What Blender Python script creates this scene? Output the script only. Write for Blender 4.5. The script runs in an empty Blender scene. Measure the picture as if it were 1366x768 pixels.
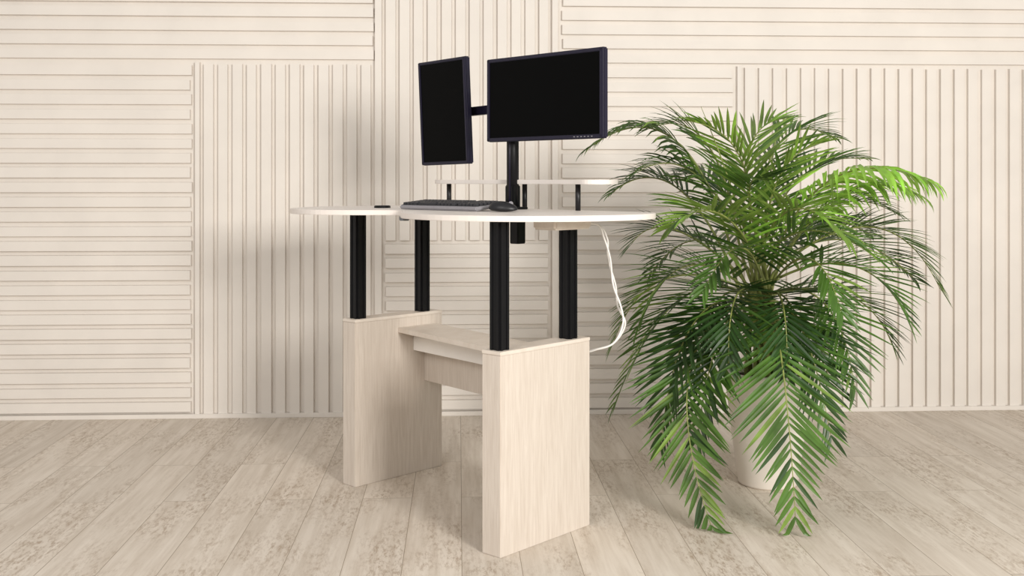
import bpy, bmesh, math, random
from mathutils import Vector, Matrix
random.seed(7)
F=1461.0; H=1.23; HY=240.0; CX=683.0
TH=math.atan(0.0486)
R=Matrix.Rotation(-TH,4,'Z')
sc=bpy.context.scene
sc.view_settings.view_transform='Standard'
sc.view_settings.look='None'

def P(px,py,z): # survey helper: measured bearing + distance -> metres
    return Vector(((px-CX)/F*z, z, H-(py-HY)*z/F))

# ---------------- materials ----------------
def new_mat(name):
    m=bpy.data.materials.new(name); m.use_nodes=True
    nt=m.node_tree; b=nt.nodes['Principled BSDF']; return m,nt,b
def plain(name,col,rough=0.5,spec=0.5,metal=0.0,var=0.04,scale=30,bump=0.0):
    m,nt,b=new_mat(name)
    tc=nt.nodes.new('ShaderNodeTexCoord'); n=nt.nodes.new('ShaderNodeTexNoise'); n.inputs['Scale'].default_value=scale
    n.inputs['Detail'].default_value=4
    nt.links.new(tc.outputs['Object'],n.inputs['Vector'])
    r=nt.nodes.new('ShaderNodeValToRGB')
    r.color_ramp.elements[0].position=0.3; r.color_ramp.elements[1].position=0.7
    r.color_ramp.elements[0].color=[c*(1-var) for c in col]+[1]
    r.color_ramp.elements[1].color=[min(1,c*(1+var)) for c in col]+[1]
    nt.links.new(n.outputs['Fac'],r.inputs['Fac']); nt.links.new(r.outputs['Color'],b.inputs['Base Color'])
    b.inputs['Roughness'].default_value=rough; b.inputs['Metallic'].default_value=metal
    b.inputs['Specular IOR Level'].default_value=spec
    if bump:
        bp=nt.nodes.new('ShaderNodeBump'); bp.inputs['Strength'].default_value=bump; bp.inputs['Distance'].default_value=0.002
        nt.links.new(n.outputs['Fac'],bp.inputs['Height']); nt.links.new(bp.outputs['Normal'],b.inputs['Normal'])
    return m
def wood(name,c0,c1,sc3=(80,80,4),rough=0.5):
    m,nt,b=new_mat(name)
    tc=nt.nodes.new('ShaderNodeTexCoord'); mp=nt.nodes.new('ShaderNodeMapping'); mp.inputs['Scale'].default_value=sc3
    n=nt.nodes.new('ShaderNodeTexNoise'); n.inputs['Scale'].default_value=1.6; n.inputs['Detail'].default_value=8; n.inputs['Roughness'].default_value=0.65
    n.inputs['Distortion'].default_value=0.6
    r=nt.nodes.new('ShaderNodeValToRGB')
    r.color_ramp.elements[0].position=0.3; r.color_ramp.elements[1].position=0.66
    r.color_ramp.elements[0].color=list(c0)+[1]; r.color_ramp.elements[1].color=list(c1)+[1]
    nt.links.new(tc.outputs['Object'],mp.inputs['Vector']); nt.links.new(mp.outputs['Vector'],n.inputs['Vector'])
    nt.links.new(n.outputs['Fac'],r.inputs['Fac']); nt.links.new(r.outputs['Color'],b.inputs['Base Color'])
    b.inputs['Roughness'].default_value=rough
    return m
M_wall=plain('painted_slat_wood',(0.765,0.715,0.66),0.55,0.3,var=0.03,scale=5)
M_top=plain('white_laminate',(0.80,0.74,0.695),0.4,0.4,var=0.01)
M_panel=wood('pale_oak_laminate',(0.57,0.495,0.425),(0.69,0.62,0.55))
M_cap=wood('pale_oak_cap',(0.66,0.58,0.50),(0.75,0.685,0.615),(8,8,8))
M_white=plain('white_drawer',(0.90,0.87,0.83),0.4,0.4,var=0.01)
M_blk=plain('black_metal',(0.006,0.006,0.007),0.38,0.25,var=0.1)
M_blk2=plain('black_plastic',(0.012,0.012,0.014),0.4,0.4,var=0.1)
M_bez=plain('navy_black_plastic',(0.012,0.010,0.026),0.35,0.4,var=0.08)
M_scr=plain('screen_glass',(0.002,0.002,0.002),0.3,0.05,var=0.05)
M_key=plain('keycap_plastic',(0.035,0.035,0.04),0.5,0.4,var=0.1)
M_silver=plain('keyboard_frame',(0.28,0.27,0.29),0.35,0.5,var=0.05)
M_chrome=plain('brushed_steel',(0.25,0.25,0.26),0.3,0.5,metal=0.9)
M_cable=plain('white_cable',(0.85,0.83,0.8),0.4,0.4,var=0.01)
M_pot=plain('white_ceramic',(0.82,0.76,0.70),0.35,0.5,var=0.02,scale=6)
M_soil=plain('potting_soil',(0.06,0.04,0.03),0.9,0.1,var=0.4,scale=80,bump=0.8)
def leafmat(name,col,trans=0.32):
    m,nt,b=new_mat(name)
    tc=nt.nodes.new('ShaderNodeTexCoord'); n=nt.nodes.new('ShaderNodeTexNoise'); n.inputs['Scale'].default_value=9
    nt.links.new(tc.outputs['Object'],n.inputs['Vector'])
    r=nt.nodes.new('ShaderNodeValToRGB')
    r.color_ramp.elements[0].position=0.3; r.color_ramp.elements[1].position=0.7
    r.color_ramp.elements[0].color=[c*0.6 for c in col]+[1]; r.color_ramp.elements[1].color=[min(1,c*1.4) for c in col]+[1]
    nt.links.new(n.outputs['Fac'],r.inputs['Fac']); nt.links.new(r.outputs['Color'],b.inputs['Base Color'])
    b.inputs['Roughness'].default_value=0.36; b.inputs['Specular IOR Level'].default_value=0.55
    t=nt.nodes.new('ShaderNodeBsdfTranslucent'); mx=nt.nodes.new('ShaderNodeMixShader'); mx.inputs[0].default_value=trans
    hs=nt.nodes.new('ShaderNodeHueSaturation'); hs.inputs['Value'].default_value=1.8; hs.inputs['Hue'].default_value=0.485
    nt.links.new(r.outputs['Color'],hs.inputs['Color']); nt.links.new(hs.outputs['Color'],t.inputs['Color'])
    nt.links.new(b.outputs[0],mx.inputs[1]); nt.links.new(t.outputs[0],mx.inputs[2])
    nt.links.new(mx.outputs[0],nt.nodes['Material Output'].inputs['Surface'])
    return m
LEAF=[leafmat('leaf_dark',(0.028,0.072,0.016)),leafmat('leaf_mid',(0.068,0.150,0.024)),leafmat('leaf_fresh',(0.17,0.28,0.05)),leafmat('leaf_bright',(0.29,0.54,0.08),0.42)]
M_stem=plain('palm_stem',(0.22,0.25,0.07),0.45,0.4,var=0.3,scale=20)

def floor_mat():
    m,nt,b=new_mat('whitewashed_planks')
    N=nt.nodes.new; L=nt.links.new
    tc=N('ShaderNodeTexCoord'); mp=N('ShaderNodeMapping'); mp.inputs['Rotation'].default_value=(0,0,math.pi/2)
    mp.inputs['Location'].default_value=(0.4,0.0,0)
    L(tc.outputs['Object'],mp.inputs['Vector'])
    br=N('ShaderNodeTexBrick'); br.offset=0.37; br.inputs['Scale'].default_value=1
    br.inputs['Brick Width'].default_value=1.45; br.inputs['Row Height'].default_value=0.19
    br.inputs['Mortar Size'].default_value=0.0013; br.inputs['Mortar Smooth'].default_value=0.3
    br.inputs['Color1'].default_value=(0.0,0,0,1); br.inputs['Color2'].default_value=(1,1,1,1); br.inputs['Bias'].default_value=0
    L(mp.outputs[0],br.inputs['Vector'])
    def noise(sx,sy,mul,detail,rough):
        mg=N('ShaderNodeMapping'); mg.inputs['Scale'].default_value=(sx,sy,1); L(tc.outputs['Object'],mg.inputs['Vector'])
        va=N('ShaderNodeVectorMath'); va.operation='MULTIPLY_ADD'; va.inputs[1].default_value=mul
        L(br.outputs['Color'],va.inputs[0]); L(mg.outputs[0],va.inputs[2])
        ng=N('ShaderNodeTexNoise'); ng.inputs['Scale'].default_value=1.0; ng.inputs['Detail'].default_value=detail; ng.inputs['Roughness'].default_value=rough
        L(va.outputs[0],ng.inputs['Vector']); return ng
    def ramp(src,p0,p1,c0,c1):
        r=N('ShaderNodeValToRGB'); r.color_ramp.elements[0].position=p0; r.color_ramp.elements[1].position=p1
        r.color_ramp.elements[0].color=c0; r.color_ramp.elements[1].color=c1; L(src,r.inputs['Fac']); return r
    ng=noise(26,1.6,(7,13,0),8,0.65)
    rg=ramp(ng.outputs['Fac'],0.33,0.62,(0.56,0.485,0.405,1),(0.70,0.63,0.55,1))
    n1=noise(5,1.6,(3,5,0),6,0.6); r1=ramp(n1.outputs['Fac'],0.43,0.60,(0,0,0,1),(1,1,1,1))
    n2=noise(70,18,(11,3,0),10,0.8); r2=ramp(n2.outputs['Fac'],0.48,0.59,(0,0,0,1),(0.85,0.85,0.85,1))
    mu=N('ShaderNodeMath'); mu.operation='MULTIPLY'; L(r1.outputs[0],mu.inputs[0]); L(r2.outputs[0],mu.inputs[1])
    mx=N('ShaderNodeMixRGB'); mx.inputs['Color2'].default_value=(0.37,0.285,0.21,1)
    L(mu.outputs[0],mx.inputs['Fac']); L(rg.outputs[0],mx.inputs['Color1'])
    tn=N('ShaderNodeMapRange'); tn.inputs['To Min'].default_value=0.94; tn.inputs['To Max'].default_value=1.05
    L(br.outputs['Color'],tn.inputs['Value'])
    mm=N('ShaderNodeVectorMath'); mm.operation='SCALE'; L(mx.outputs[0],mm.inputs[0]); L(tn.outputs[0],mm.inputs['Scale'])
    ml=N('ShaderNodeMixRGB'); ml.inputs['Color2'].default_value=(0.30,0.24,0.18,1)
    L(br.outputs['Fac'],ml.inputs['Fac']); L(mm.outputs[0],ml.inputs['Color1'])
    L(ml.outputs[0],b.inputs['Base Color'])
    b.inputs['Roughness'].default_value=0.55; b.inputs['Specular IOR Level'].default_value=0.25
    bp=N('ShaderNodeBump'); bp.inputs['Strength'].default_value=0.25; bp.inputs['Distance'].default_value=0.001
    L(n2.outputs['Fac'],bp.inputs['Height']); L(bp.outputs[0],b.inputs['Normal'])
    return m

# ---------------- helpers ----------------
def empty(name,loc):
    e=bpy.data.objects.new(name,None); sc.collection.objects.link(e)
    e.location=(R@Vector(loc)); e.empty_display_size=0.1
    return e
def link(me,name,mats,parent=None,M=None,smooth=False,rot=True):
    for m in mats: me.materials.append(m)
    o=bpy.data.objects.new(name,me); sc.collection.objects.link(o)
    if smooth:
        for p in me.polygons: p.use_smooth=True
    mb=(R if rot else Matrix())@(M if M is not None else Matrix())
    if parent:
        o.parent=parent; o.matrix_parent_inverse=Matrix.Translation(parent.location).inverted()
    o.matrix_basis=mb
    return o
def bm_link(bm,name,mats,parent=None,M=None,smooth=False,rot=True):
    bmesh.ops.recalc_face_normals(bm,faces=bm.faces)
    me=bpy.data.meshes.new(name); bm.to_mesh(me); bm.free()
    return link(me,name,mats,parent,M,smooth,rot)
def frame(c,ax,ay,az):
    m=Matrix((( ax[0],ay[0],az[0],c[0]),(ax[1],ay[1],az[1],c[1]),(ax[2],ay[2],az[2],c[2]),(0,0,0,1)))
    return m
def box(name,M,size,mat,parent=None,bev=0.002,seg=2):
    bm=bmesh.new(); bmesh.ops.create_cube(bm,size=1)
    bmesh.ops.scale(bm,vec=size,verts=bm.verts)
    if bev: bmesh.ops.bevel(bm,geom=list(bm.edges),offset=bev,segments=seg,affect='EDGES')
    return bm_link(bm,name,[mat],parent,M)
def cyl(name,c,r,h,mat,parent=None,axis=None,seg=32,bev=0.0,r2=None):
    bm=bmesh.new(); bmesh.ops.create_cone(bm,cap_ends=True,segments=seg,radius1=r,radius2=r if r2 is None else r2,depth=h)
    if bev:
        es=[e for e in bm.edges if len(e.link_faces)==2 and any(len(f.verts)>4 for f in e.link_faces)]
        bmesh.ops.bevel(bm,geom=es,offset=bev,segments=2,affect='EDGES')
    M=Matrix.Translation(c)
    if axis is not None: M=M@Vector(axis).to_track_quat('Z','Y').to_matrix().to_4x4()
    o=bm_link(bm,name,[mat],parent,M)
    for p in o.data.polygons: p.use_smooth=len(p.vertices)==4
    return o
def prism(name,pts,z0,z1,mat,parent=None,bev=0.002,mi=None):
    bm=bmesh.new(); vs=[bm.verts.new((p[0],p[1],z0)) for p in pts]; f=bm.faces.new(vs)
    r=bmesh.ops.extrude_face_region(bm,geom=[f]); bmesh.ops.translate(bm,vec=(0,0,z1-z0),verts=[v for v in r['geom'] if isinstance(v,bmesh.types.BMVert)])
    bmesh.ops.recalc_face_normals(bm,faces=bm.faces)
    if bev:
        es=[e for e in bm.edges if abs(e.verts[0].co.z-e.verts[1].co.z)<1e-6]
        if len(pts)<8: es=list(bm.edges)
        bmesh.ops.bevel(bm,geom=es,offset=bev,segments=2,affect='EDGES')
    return bm_link(bm,name,[mat],parent)
def cr(pts,n=8,closed=True):
    out=[]; N=len(pts); P_=[Vector(p) for p in pts]
    for i in range(N if closed else N-1):
        if closed: a,b,c,d=P_[i-1],P_[i],P_[(i+1)%N],P_[(i+2)%N]
        else: a,b,c,d=P_[max(i-1,0)],P_[i],P_[i+1],P_[min(i+2,N-1)]
        for k in range(n):
            t=k/n
            out.append(0.5*((2*b)+(c-a)*t+(2*a-5*b+4*c-d)*t*t+(3*b-a-3*c+d)*t**3))
    if not closed: out.append(P_[-1])
    return out
def tube(V,Fc,pts,rad,n=8):
    base=len(V); m=len(pts)
    for i,p in enumerate(pts):
        T=(pts[min(i+1,m-1)]-pts[max(i-1,0)]).normalized()
        a=T.cross(Vector((0.13,0.37,0.92))).normalized(); b=T.cross(a)
        r=rad if isinstance(rad,(int,float)) else rad[0]+(rad[1]-rad[0])*i/(m-1)
        for k in range(n):
            an=2*math.pi*k/n; V.append(p+a*math.cos(an)*r+b*math.sin(an)*r)
    for i in range(m-1):
        for k in range(n):
            Fc.append((base+i*n+k,base+i*n+(k+1)%n,base+(i+1)*n+(k+1)%n,base+(i+1)*n+k))
    Fc.append(tuple(base+k for k in range(n))[::-1]); Fc.append(tuple(base+(m-1)*n+k for k in range(n)))
def tube_obj(name,pts,rad,mat,parent=None,n=10):
    V=[];Fc=[]; tube(V,Fc,pts,rad,n)
    me=bpy.data.meshes.new(name); me.from_pydata([tuple(v) for v in V],[],Fc)
    return link(me,name,[mat],parent,None,True)

# ---------------- room ----------------
D=5.76*math.cos(TH)
def wx(px): return D*math.tan(TH+math.atan((px-CX)/F))
def zh(py,z=5.76): return H-(py-HY)*z/F
X0,X1,ZT=-4.2,4.6,2.8
V=[];Fc=[]
def wbox(x0,x1,z0,z1,d0,d1,ch=0.003):
    b=len(V); y0=D-d0; y1=D-d1
    V.extend([(x0,y0,z0),(x1,y0,z0),(x1,y0,z1),(x0,y0,z1),(x0+ch,y1,z0+ch),(x1-ch,y1,z0+ch),(x1-ch,y1,z1-ch),(x0+ch,y1,z1-ch)])
    Fc.extend([(b+4,b+5,b+6,b+7),(b,b+1,b+5,b+4),(b+1,b+2,b+6,b+5),(b+2,b+3,b+7,b+6),(b+3,b,b+4,b+7),(b+3,b+2,b+1,b)])
wbox(X0,X1,0,ZT,-0.08,0.0,0)
PER=0.0755
GAP=0.021
def horiz(x0,x1,z0,z1):
    n=round((z1-z0)/PER); p=(z1-z0)/n
    for i in range(n):
        j=random.uniform(-0.003,0.003); d=random.uniform(0.018,0.023)
        a=z0+i*p+GAP/2
        wbox(x0+0.006+random.uniform(0,0.012),x1-0.006-random.uniform(0,0.012),a,a+p-GAP+j,0,d,0.002)
def vert(x0,x1,z0,z1):
    n=round((x1-x0)/PER); p=(x1-x0)/n
    for i in range(n):
        j=random.uniform(-0.003,0.003); d=random.uniform(0.018,0.023)
        a=x0+i*p+GAP/2
        wbox(a,a+p-GAP+j,z0+0.006,z1-0.006-random.uniform(0,0.006),0,d,0.002)
xa,xb,xb2,xc,xd=wx(265),wx(506),wx(512),wx(742),wx(985)
zt,zm=zh(84),zh(322)
horiz(X0,xb-0.02,zt,ZT)
horiz(X0,xa-0.022,0.02,zt-0.01)
wbox(xa-0.016,xa+0.012,0,zt-0.004,0,0.024)
vert(xa+0.018,xb-0.03,0.0,zt-0.004)
wbox(xb-0.024,xb+0.016,0,ZT,0,0.025)
vert(xb+0.022,xc-0.03,zm,ZT)
horiz(xb+0.022,xc-0.03,0.02,zm)
wbox(xc-0.026,xc+0.010,0,ZT,0,0.025)
horiz(xc+0.016,X1,zt-0.01,ZT)
horiz(xc+0.016,xd-0.02,0.02,zt-0.012)
wbox(xd-0.014,xd+0.012,0,zt-0.012,0,0.024)
vert(xd+0.018,X1,0.0,zt-0.012)
me=bpy.data.meshes.new('wall_back'); me.from_pydata(V,[],Fc)
link(me,'wall_back',[M_wall],rot=False)
box('baseboard_back',Matrix(),(8.8,0.034,0.022),M_wall,None,0.002).matrix_basis=Matrix.Translation((0.2,D-0.017,0.011))
fl=box('floor',Matrix(),(8.8,9.6,0.1),floor_mat(),None,0); fl.matrix_basis=Matrix.Translation((0.2,D-4.8,-0.05))

# ---------------- desk ----------------
Rp=Vector((-0.099,3.616,0)); Rd=Vector((0.673,0.739,0)).normalized(); Rn=Vector((Rd.y,-Rd.x,0)) # inner->outer
Lp=Vector((-0.627,4.383,0)); Ld=Vector((0.696,0.718,0)).normalized(); Ln=Vector((-Ld.y,Ld.x,0))
PH=0.67; TT=1.115; TB=1.096
desk=empty('standing_desk',(-0.15,4.15,0))
def panel(nm,p,d,n,L,w):
    a=[p,p+d*L,p+d*L+n*w,p+n*w]
    prism(nm,a,0.0,PH-0.012,M_panel,desk,0.002)
    e=0.001
    b=[p-d*e-n*e,p+d*(L+e)-n*e,p+d*(L+e)+n*(w+e),p-d*e+n*(w+e)]
    prism(nm+'_cap',b,PH-0.012,PH,M_cap,desk,0.0015)
panel('pedestal_right',Rp,Rd,Rn,0.468,0.083)
panel('pedestal_left',Lp,Ld,Ln,0.468,0.081)
UZ=Vector((0,0,1))
def column(nm,s,p,d,n,w):
    c=p+d*s+n*(w/2)
    box(nm,frame(Vector((c.x,c.y,(PH+TB)/2)),d,n,UZ),(0.047,0.047,TB-PH),M_blk,desk,0.003)
    for k,sg in enumerate((-1,1)):
        for j,s2 in enumerate((-1,1)):
            box(nm+'_rib_%d%d'%(k,j),frame(Vector((c.x,c.y,(PH+TB)/2))+n*sg*0.0245+d*s2*0.014,d,n,UZ),(0.012,0.004,TB-PH),M_blk,desk,0.001)
            box(nm+'_web_%d%d'%(k,j),frame(Vector((c.x,c.y,(PH+TB)/2))+d*sg*0.0245+n*s2*0.014,d,n,UZ),(0.004,0.012,TB-PH),M_blk,desk,0.001)
column('column_front_right',0.04,Rp,Rd,Rn,0.083)
column('column_back_right',0.397,Rp,Rd,Rn,0.083)
column('column_front_left',0.045,Lp,Ld,Ln,0.081)
column('column_back_left',0.39,Lp,Ld,Ln,0.081)
def span(nm,l0,l1,r0,r1,z0,z1,mat,bev=0.0015):
    prism(nm,[Lp+Ld*l0,Rp+Rd*r0,Rp+Rd*r1,Lp+Ld*l1],z0,z1,mat,desk,bev)
span('lower_shelf',0.222,0.425,0.243,0.45,0.598,0.618,M_cap)
span('drawer_front',0.305,0.322,0.385,0.402,0.516,0.574,M_white)
span('drawer_body',0.322,0.36,0.402,0.44,0.53,0.598,M_panel)
span('modesty_bar',0.367,0.385,0.440,0.458,0.381,0.512,M_panel)
out=[(-0.400,3.92),(-0.36,3.76),(-0.23,3.60),(-0.05,3.51),(0.15,3.50),(0.34,3.58),(0.47,3.72),(0.50,3.87),(0.42,4.00),
     (0.25,4.19),(0.02,4.43),(-0.20,4.66),(-0.40,4.84),(-0.60,4.90),(-0.80,4.78),(-0.90,4.58),(-0.885,4.38),(-0.78,4.24),(-0.64,4.18),(-0.51,4.17),(-0.43,4.14),(-0.40,4.04)]
prism('table_top',cr([(a,b,0) for a,b in out],6),TB,TT,M_top,desk,0.0015)
u45=Vector((0.707,-0.707,0)); v45=Vector((0.707,0.707,0))
box('control_box',frame((0.175,3.80,TB-0.019),v45,u45,UZ),(0.19,0.11,0.036),M_cap,desk,0.008,3)
cyl('cable_grommet',(-0.535,4.52,TT+0.004),0.034,0.012,M_blk,desk,bev=0.002)
box('height_switch',frame((-0.405,4.12,TB-0.010),u45,v45,UZ),(0.03,0.03,0.018),M_chrome,desk,0.003)
RZ0,RZ1=1.214,1.231
rc=Vector((0.0,4.36,0))
def duv(a,b): q=rc+u45*a+v45*b; return (q.x,q.y,0)
ro=[duv(-0.49,0.05),duv(-0.485,0.12),duv(-0.38,0.15),duv(0,0.15),duv(0.36,0.14),duv(0.47,0.09),duv(0.51,-0.01),duv(0.46,-0.07),duv(0.36,-0.06),duv(0.18,-0.04),duv(0.0,-0.04),duv(-0.2,-0.04),duv(-0.42,-0.03)]
prism('riser_shelf',cr(ro,6),RZ0,RZ1,M_top,desk,0.0015)
for i,(px,z) in enumerate([(599,4.66),(771,4.12),(700,4.36)]):
    x=(px-CX)/F*z
    cyl('riser_post_%d'%i,(x,z,(TT+RZ0)/2),0.010,RZ0-TT,M_blk2,desk)

# ---------------- monitor arm ----------------
arm=empty('monitor_arm',(0.0,4.33,TT))
pc=Vector((0.003,4.30,0))
cyl('pole',(pc.x,pc.y,(TT+1.60)/2),0.024,1.60-TT,M_blk,arm,bev=0.002)
cyl('pole_stripe',(pc.x-0.012,pc.y-0.019,(TT+1.56)/2),0.004,1.56-TT,M_bez,arm)
box('clamp_plate',frame((pc.x,pc.y,TT+0.005),u45,v45,UZ),(0.09,0.08,0.010),M_blk,arm,0.002)
box('clamp_column',frame((pc.x,pc.y,TT+0.05),u45,v45,UZ),(0.045,0.045,0.09),M_blk,arm,0.004)
box('lower_clamp',frame((0.022,4.28,TB-0.058),u45,v45,UZ),(0.045,0.045,0.113),M_blk,arm,0.003)
def bar(nm,a,b,w,h,mat,parent):
    a=Vector(a);b=Vector(b); d=(b-a).normalized(); n=UZ.cross(d).normalized(); up=d.cross(n)
    box(nm,frame((a+b)/2,d,n,up),((b-a).length,w,h),mat,parent,0.003)
hub=Vector((pc.x,pc.y,1.515))
cyl('hub',hub,0.032,0.07,M_blk,arm,bev=0.003)
elb=Vector((-0.20,4.62,1.515))
bar('left_arm',hub,elb,0.028,0.036,M_bez,arm)
bar('right_arm',hub,(0.15,4.22,1.515),0.028,0.036,M_bez,arm)
box('hub_bracket',frame((-0.083,4.44,1.545),u45,v45,UZ),(0.016,0.03,0.10),M_blk,arm,0.002)

def monitor(name,c,wd,up,w,h,bez,buttons):
    wd=wd.normalized(); up=(up-wd*up.dot(wd)).normalized(); n=wd.cross(up).normalized()
    if n.y>0: n=-n
    e=empty(name,c)
    box('bezel',frame(c,wd,n,up),(w,0.028,h),M_bez,e,0.005,3)
    hw,hh=w/2,h/2
    fr=c+n*0.0145
    t=bez
    for i,(dx,dz,sx,sz) in enumerate([(0,hh-t/2,w-0.004,t),(0,-hh+t/2,w-0.004,t),(-hw+t/2,0,t,h-0.004),(hw-t/2,0,t,h-0.004)]):
        box('rail_%d'%i,frame(fr+wd*dx+up*dz+n*0.002,wd,n,up),(sx-0.002,0.006,sz-0.003),M_bez,e,0.0015)
    box('screen',frame(fr+n*0.0005,wd,n,up),(w-2*t,0.002,h-2*t),M_scr,e,0)
    box('back_shell',frame(c-n*0.022,wd,n,up),(w*0.8,0.03,h*0.78),M_blk2,e,0.012,3)
    box('vesa_plate',frame(c-n*0.042,wd,n,up),(0.11,0.012,0.11),M_blk,e,0.002)
    if buttons:
        for k in range(6):
            box('button_%d'%k,frame(fr+wd*(hw-0.05-k*0.017)-up*(hh-t/2)+n*0.0055,wd,n,up),(0.007,0.002,0.003),M_silver,e,0.0005)
    return n
c1=Vector((0.124,4.105,1.541))
n1=monitor('computer_monitor',c1,Vector((0.70,-0.714,0)),Vector((0,0,1)),0.60,0.325,0.016,True)
box('right_head',frame(c1-n1*0.06,u45,v45,UZ),(0.05,0.05,0.07),M_blk,arm,0.003)
z_r,z_l=4.46,4.68
TR=P(623,75,z_r);BR=P(630,218,z_r);TL=P(561,84,z_l);BL=P(568,221,z_l)
c2=(TR+BR+TL+BL)/4
wd2=((TR-TL)+(BR-BL)); up2=((TR-BR)+(TL-BL))
n2=monitor('computer_monitor',c2,wd2,up2,wd2.length/2,up2.length/2,0.014,False)
box('left_head',frame(c2-n2*0.065,u45,v45,UZ),(0.06,0.05,0.07),M_blk,arm,0.003)

# ---------------- keyboard ----------------
kb=empty('computer_keyboard',(-0.235,4.20,TT))
kd=Vector((0.72,-0.69,0)).normalized(); kn=Vector((-kd.y,kd.x,0))
kc=Vector((-0.235,4.195,0))
tilt=math.radians(5)
kup=(UZ*math.cos(tilt)-kn*math.sin(tilt)); kb2=(kn*math.cos(tilt)+UZ*math.sin(tilt))
kcen=kc+UZ*(TT+0.0155)
box('case',frame(kcen,kd,kb2,kup),(0.43,0.15,0.016),M_silver,kb,0.005,3)
box('key_bed',frame(kcen+kup*0.0075,kd,kb2,kup),(0.42,0.135,0.003),M_blk2,kb,0.001)
bm=bmesh.new()
for r in range(6):
    for k in range(21):
        if k in (15,): continue
        if r==0 and 4<=k<=9:
            if k!=4: continue
            w=0.10; x=-0.203+6.7*0.0196
        else: w=0.0165; x=-0.203+k*0.0196+0.004
        y=-0.052+r*0.0205
        g=bmesh.ops.create_cube(bm,size=1)['verts']
        for v in g:
            s=1.0 if v.co.z<0 else 0.8
            v.co=Vector((x+v.co.x*w*s,y+v.co.y*0.0165*s,0.013+v.co.z*0.009))
bm_link(bm,'keycaps',[M_key],kb,frame(kcen,kd,kb2,kup))
# ---------------- mouse ----------------
ms=empty('computer_mouse',(-0.03,3.95,TT))
bm=bmesh.new(); bmesh.ops.create_uvsphere(bm,u_segments=32,v_segments=20,radius=1)
for v in bm.verts:
    z=v.co.z
    v.co.x*=0.055; v.co.y*=0.031*(1-0.1*v.co.x/0.055); v.co.z=(z*0.028 if z>0 else z*0.010)+0.0105
    v.co.z*= 1+0.15*(-v.co.x/0.055)
bm_link(bm,'body',[M_blk2],ms,frame((-0.032,3.96,TT),Vector((0.95,-0.3,0)).normalized(),Vector((0.3,0.95,0)).normalized(),UZ),True)
cyl('wheel',(-0.004,3.95,TT+0.030),0.008,0.006,M_silver,ms,axis=(0.3,0.95,0))

# ---------------- power cable ----------------
pw=empty('power_cable',P(800,300,4.0))
for k,(off,tt) in enumerate([(0,0),(5,0.02)]):
    pts=[P(x+off*s,y,z+tt) for x,y,z,s in [(762,301,3.95,0),(796,299,3.98,0),(806,318,3.98,.8),(814,345,3.98,-.6),(818,380,3.98,.6),(828,408,3.98,-.8),(831,432,3.98,.6),(818,458,3.98,0),(790,468,4.0,-.5),(765,480,4.05,0),(740,560,4.12,0)]]
    pts.append(Vector((0.15,4.2,0.012))); pts.append(Vector((0.05,4.6,0.006)))
    tube_obj('strand_%d'%k,cr(pts,8,False),0.0036,M_cable,pw)

# ---------------- palm ----------------
PX,PZ=1.04,4.45
palm=empty('potted_areca_palm',(PX,PZ,0))
bm=bmesh.new()
prof=[(0.0,0.0),(0.112,0.0),(0.120,0.008),(0.145,0.20),(0.165,0.36),(0.174,0.43),(0.180,0.44),(0.180,0.455),(0.172,0.458),(0.163,0.452),(0.158,0.41),(0.0,0.41)]
rings=[]; S=48
for r,z in prof:
    if r==0: rings.append([bm.verts.new((0,0,z))])
    else: rings.append([bm.verts.new((r*math.cos(2*math.pi*k/S),r*math.sin(2*math.pi*k/S),z)) for k in range(S)])
for a,b in zip(rings[:-1],rings[1:]):
    for k in range(S):
        if len(a)==1: bm.faces.new((a[0],b[k],b[(k+1)%S]))
        elif len(b)==1: bm.faces.new((a[k],a[(k+1)%S],b[0]))
        else: bm.faces.new((a[k],a[(k+1)%S],b[(k+1)%S],b[k]))
bm_link(bm,'pot',[M_pot],palm,Matrix.Translation((PX,PZ,0)),True)
cyl('soil',(PX,PZ,0.415),0.157,0.02,M_soil,palm)
SV=[];SF=[]
LV=[];LF=[];LM=[]
def leaflet(p,d,nrm,L,w,mi,droop):
    segs=5; base=len(LV); q=p.copy(); dd=d.copy()
    prof=[0.35,0.9,1.0,0.85,0.55,0.03]
    for i in range(segs+1):
        wv=dd.cross(nrm).normalized()*w*0.5*prof[i]
        nn=wv.cross(dd).normalized()
        if nn.dot(nrm)<0: nn=-nn
        LV.extend([q-wv+nn*w*0.18*prof[i],q.copy(),q+wv+nn*w*0.18*prof[i]])
        if i<segs:
            q=q+dd*(L/segs); dd=(dd+Vector((0,0,-droop*(0.4+i*0.4)))).normalized()
            if q.z<0.012: q.z=0.012
    for i in range(segs):
        a=base+i*3
        LF.append((a,a+1,a+4,a+3)); LF.append((a+1,a+2,a+5,a+4)); LM.extend([mi,mi])
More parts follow.
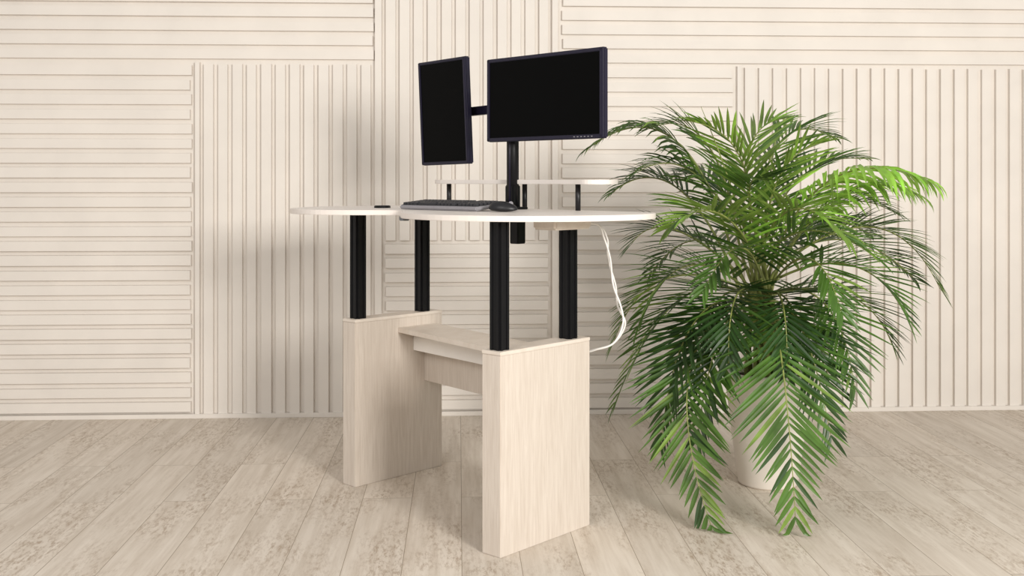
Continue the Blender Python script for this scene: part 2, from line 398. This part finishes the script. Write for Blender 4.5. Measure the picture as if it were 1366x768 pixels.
def frond(b,m,t,tint,Lm=0.27,droop=0.08,lift=0.25,ang=64,wl=0.0158,dens=0.026,end=29):
    P0=P(*b);Pm=P(*m);P2=P(*t)
    C=2*Pm-0.5*(P0+P2)
    n=26; pts=[]
    for i in range(n+1):
        s=i/n; pts.append((1-s)**2*P0+2*s*(1-s)*C+s*s*P2)
    tube(SV,SF,pts,[0.0055,0.0012],6)
    a=random.uniform(0,6.28); r=random.uniform(0.02,0.10)
    S0=Vector((PX+r*math.cos(a),PZ+r*math.sin(a),0.41))
    T=(pts[1]-pts[0]).normalized()
    Lh=(P0-S0).length
    st=[]
    for i in range(11):
        s=i/10
        A=S0;B=S0+Vector((0,0,Lh*0.4));Cc=P0-T*Lh*0.3
        st.append((1-s)**3*A+3*s*(1-s)**2*B+3*s*s*(1-s)*Cc+s**3*P0)
    tube(SV,SF,st,[0.010,0.0055],8)
    length=sum((pts[i+1]-pts[i]).length for i in range(n))
    hd=(P2-P0); hd.z=0
    if hd.length<0.05: hd=Vector((0,-1,0))
    side=hd.normalized().cross(UZ).normalized()
    cnt=max(16,int(length*0.9/dens))
    for k in range(cnt):
        s=0.12+0.88*k/(cnt-1)
        p=(1-s)**2*P0+2*s*(1-s)*C+s*s*P2
        T=(2*(1-s)*(C-P0)+2*s*(P2-C)).normalized()
        sd=(side-T*side.dot(T)).normalized(); nr=sd.cross(T)
        if nr.z<0 and abs(nr.z)>0.05: nr=-nr
        if abs(T.z)>0.7 and nr.dot(hd)<0: nr=-nr
        al=math.radians(ang-(ang-end)*s)
        prof=(0.6+0.4*math.sin(math.pi*min(1,s*1.2)))*(1 if s<0.7 else 1-0.42*(s-0.7)/0.3)
        for sg in (-1,1):
            a=al+random.uniform(-0.08,0.08); be=lift+random.uniform(-0.10,0.10)
            d=T*math.cos(a)+(sd*sg*math.cos(be)+nr*math.sin(be))*math.sin(a)
            L=Lm*prof*random.uniform(0.9,1.06)
            mi=tint if random.random()<0.78 else max(0,min(3,tint+random.choice((-1,1)) if tint<3 else 2))
            leaflet(p+T*random.uniform(-.003,.003),d.normalized(),nr,L,wl*random.uniform(0.85,1.15),mi,droop*random.uniform(0.6,1.4))
fr=[
# upper left arches
((975,330,4.45),(895,183,4.48),(785,198,4.50),1,.25,.20,0.15),
((970,345,4.45),(895,245,4.58),(818,256,4.70),0,.24,.10),
((985,320,4.50),(940,188,4.55),(866,172,4.6),1,.25,.08),
((995,330,4.45),(925,230,4.42),(850,230,4.40),1,.25,.12),
# top
((1000,310,4.45),(985,205,4.4),(920,162,4.3),2,.25,.04),
((1010,310,4.50),(1040,190,4.6),(1110,182,4.7),1,.26,.08),
((1010,320,4.40),(1000,200,4.45),(1050,158,4.5),2,.24,.04),
((1015,330,4.45),(1070,235,4.6),(1150,212,4.7),1,.26,.08),
((1020,340,4.35),(1040,235,4.2),(1100,190,4.1),2,.24,.04),
# right
((1035,335,4.40),(1115,236,4.12),(1235,240,3.90),3,.33,.38,0.0,68,.021),
((1045,345,4.40),(1130,256,4.3),(1225,260,4.2),3,.28,.28,0.0,64,.018),
((1040,350,4.45),(1110,275,4.4),(1190,282,4.4),1,.26,.12),
((1040,355,4.40),(1165,303,4.3),(1254,385,4.2),1,.28,.04,.25,70),
((1040,370,4.40),(1140,355,4.2),(1210,425,4.1),1,.30,.02,.25,70),
((1035,350,4.55),(1130,320,4.8),(1218,370,4.9),0,.28,.04),
((1030,390,4.40),(1100,405,4.15),(1140,515,4.0),1,.29,.01,.2,68),
((1040,390,4.50),(1135,395,4.5),(1190,460,4.5),0,.28,.03),
# big hanging front fronds
((1020,400,4.30),(1042,475,3.90),(1061,690,3.76),1,.31,.0,0.05,70,.016,.025,32),
((1000,400,4.30),(920,495,4.05),(948,700,3.82),1,.28,.0,0.05,66,.016,.025,30),
((990,390,4.35),(900,405,4.28),(822,535,4.30),1,.29,.01,.2,66),
((980,380,4.38),(880,375,4.38),(818,458,4.42),1,.25,.03),
((980,360,4.40),(895,305,4.45),(842,326,4.5),0,.25,.06),
((990,400,4.30),(920,440,4.10),(882,590,4.08),0,.28,.01,.2,66),
((1000,390,4.35),(915,355,4.2),(852,435,4.2),1,.27,.03),
((1000,410,4.30),(960,450,4.05),(930,585,3.98),0,.27,.01),
((1030,410,4.30),(1070,440,4.05),(1108,580,3.98),0,.29,.01,.2,66),
# mid body
((1010,350,4.30),(960,285,4.0),(895,302,3.90),2,.26,.05),
((1010,350,4.30),(1055,280,4.0),(1128,315,3.85),2,.27,.05),
((1020,360,4.60),(1090,300,4.9),(1160,312,5.1),0,.26,.05),
((1000,360,4.60),(930,320,4.9),(870,362,5.1),0,.26,.05),
((1015,370,4.30),(985,330,3.98),(940,385,3.82),1,.25,.04),
((1030,380,4.30),(1080,345,3.98),(1122,415,3.80),1,.27,.03),
((1015,330,4.45),(1000,258,4.25),(1015,240,4.05),1,.24,.06),
((1000,350,4.55),(960,250,4.8),(900,236,5.0),0,.24,.06),
((1030,400,4.50),(1070,430,4.8),(1105,500,4.95),0,.26,.03),
((1010,360,4.35),(1075,308,4.15),(1170,345,3.98),1,.28,.03),
((1020,400,4.40),(1050,400,4.2),(1085,480,4.1),0,.26,.02),
((1000,400,4.40),(960,400,4.2),(925,500,4.1),0,.26,.02),
((1005,390,4.30),(980,400,4.0),(972,485,3.88),0,.25,.02),
((1030,390,4.30),(1045,410,4.0),(1050,495,3.92),0,.25,.02),
]
for f in fr: frond(*f)
for a,b in [((1000,330,4.45),(935,142,4.4)),((1015,330,4.45),(1040,155,4.5))]:
    A=P(*a);B=P(*b); tube(SV,SF,[A.lerp(B,i/8)+Vector((0,0,0.03*math.sin(i/8*3.14))) for i in range(9)],[0.006,0.001],6)
me=bpy.data.meshes.new('stems'); me.from_pydata([tuple(v) for v in SV],[],SF); link(me,'stems',[M_stem],palm,None,True)
me=bpy.data.meshes.new('fronds'); me.from_pydata([tuple(v) for v in LV],[],LF)
o=link(me,'fronds',LEAF,palm,None,False)
me.polygons.foreach_set('material_index',LM)

# ---------------- lights ----------------
w=bpy.data.worlds.new('studio'); sc.world=w; w.use_nodes=True
bg=w.node_tree.nodes['Background']; bg.inputs['Color'].default_value=(1.0,0.97,0.93,1); bg.inputs['Strength'].default_value=0.54
def area(nm,loc,tgt,size,power,col):
    l=bpy.data.lights.new(nm,'AREA'); l.shape='SQUARE'; l.size=size; l.energy=power; l.color=col
    o=bpy.data.objects.new(nm,l); sc.collection.objects.link(o); o.location=loc
    o.rotation_euler=(Vector(tgt)-Vector(loc)).to_track_quat('-Z','Y').to_euler()
area('key_softbox',(2.5,-0.9,2.2),(0.1,4.6,0.9),1.2,280,(1.0,0.965,0.91))
area('fill_softbox',(-2.2,-0.2,3.2),(0.2,4.5,0.6),1.8,75,(1.0,0.97,0.93))

cam=bpy.data.cameras.new('camera'); co=bpy.data.objects.new('camera',cam); sc.collection.objects.link(co)
co.location=(0,0,H); co.rotation_euler=(math.pi/2,0,-TH)
cam.sensor_width=36; cam.lens=36*F/1366; cam.shift_y=-(384-HY)/1366; cam.clip_end=60
sc.camera=co
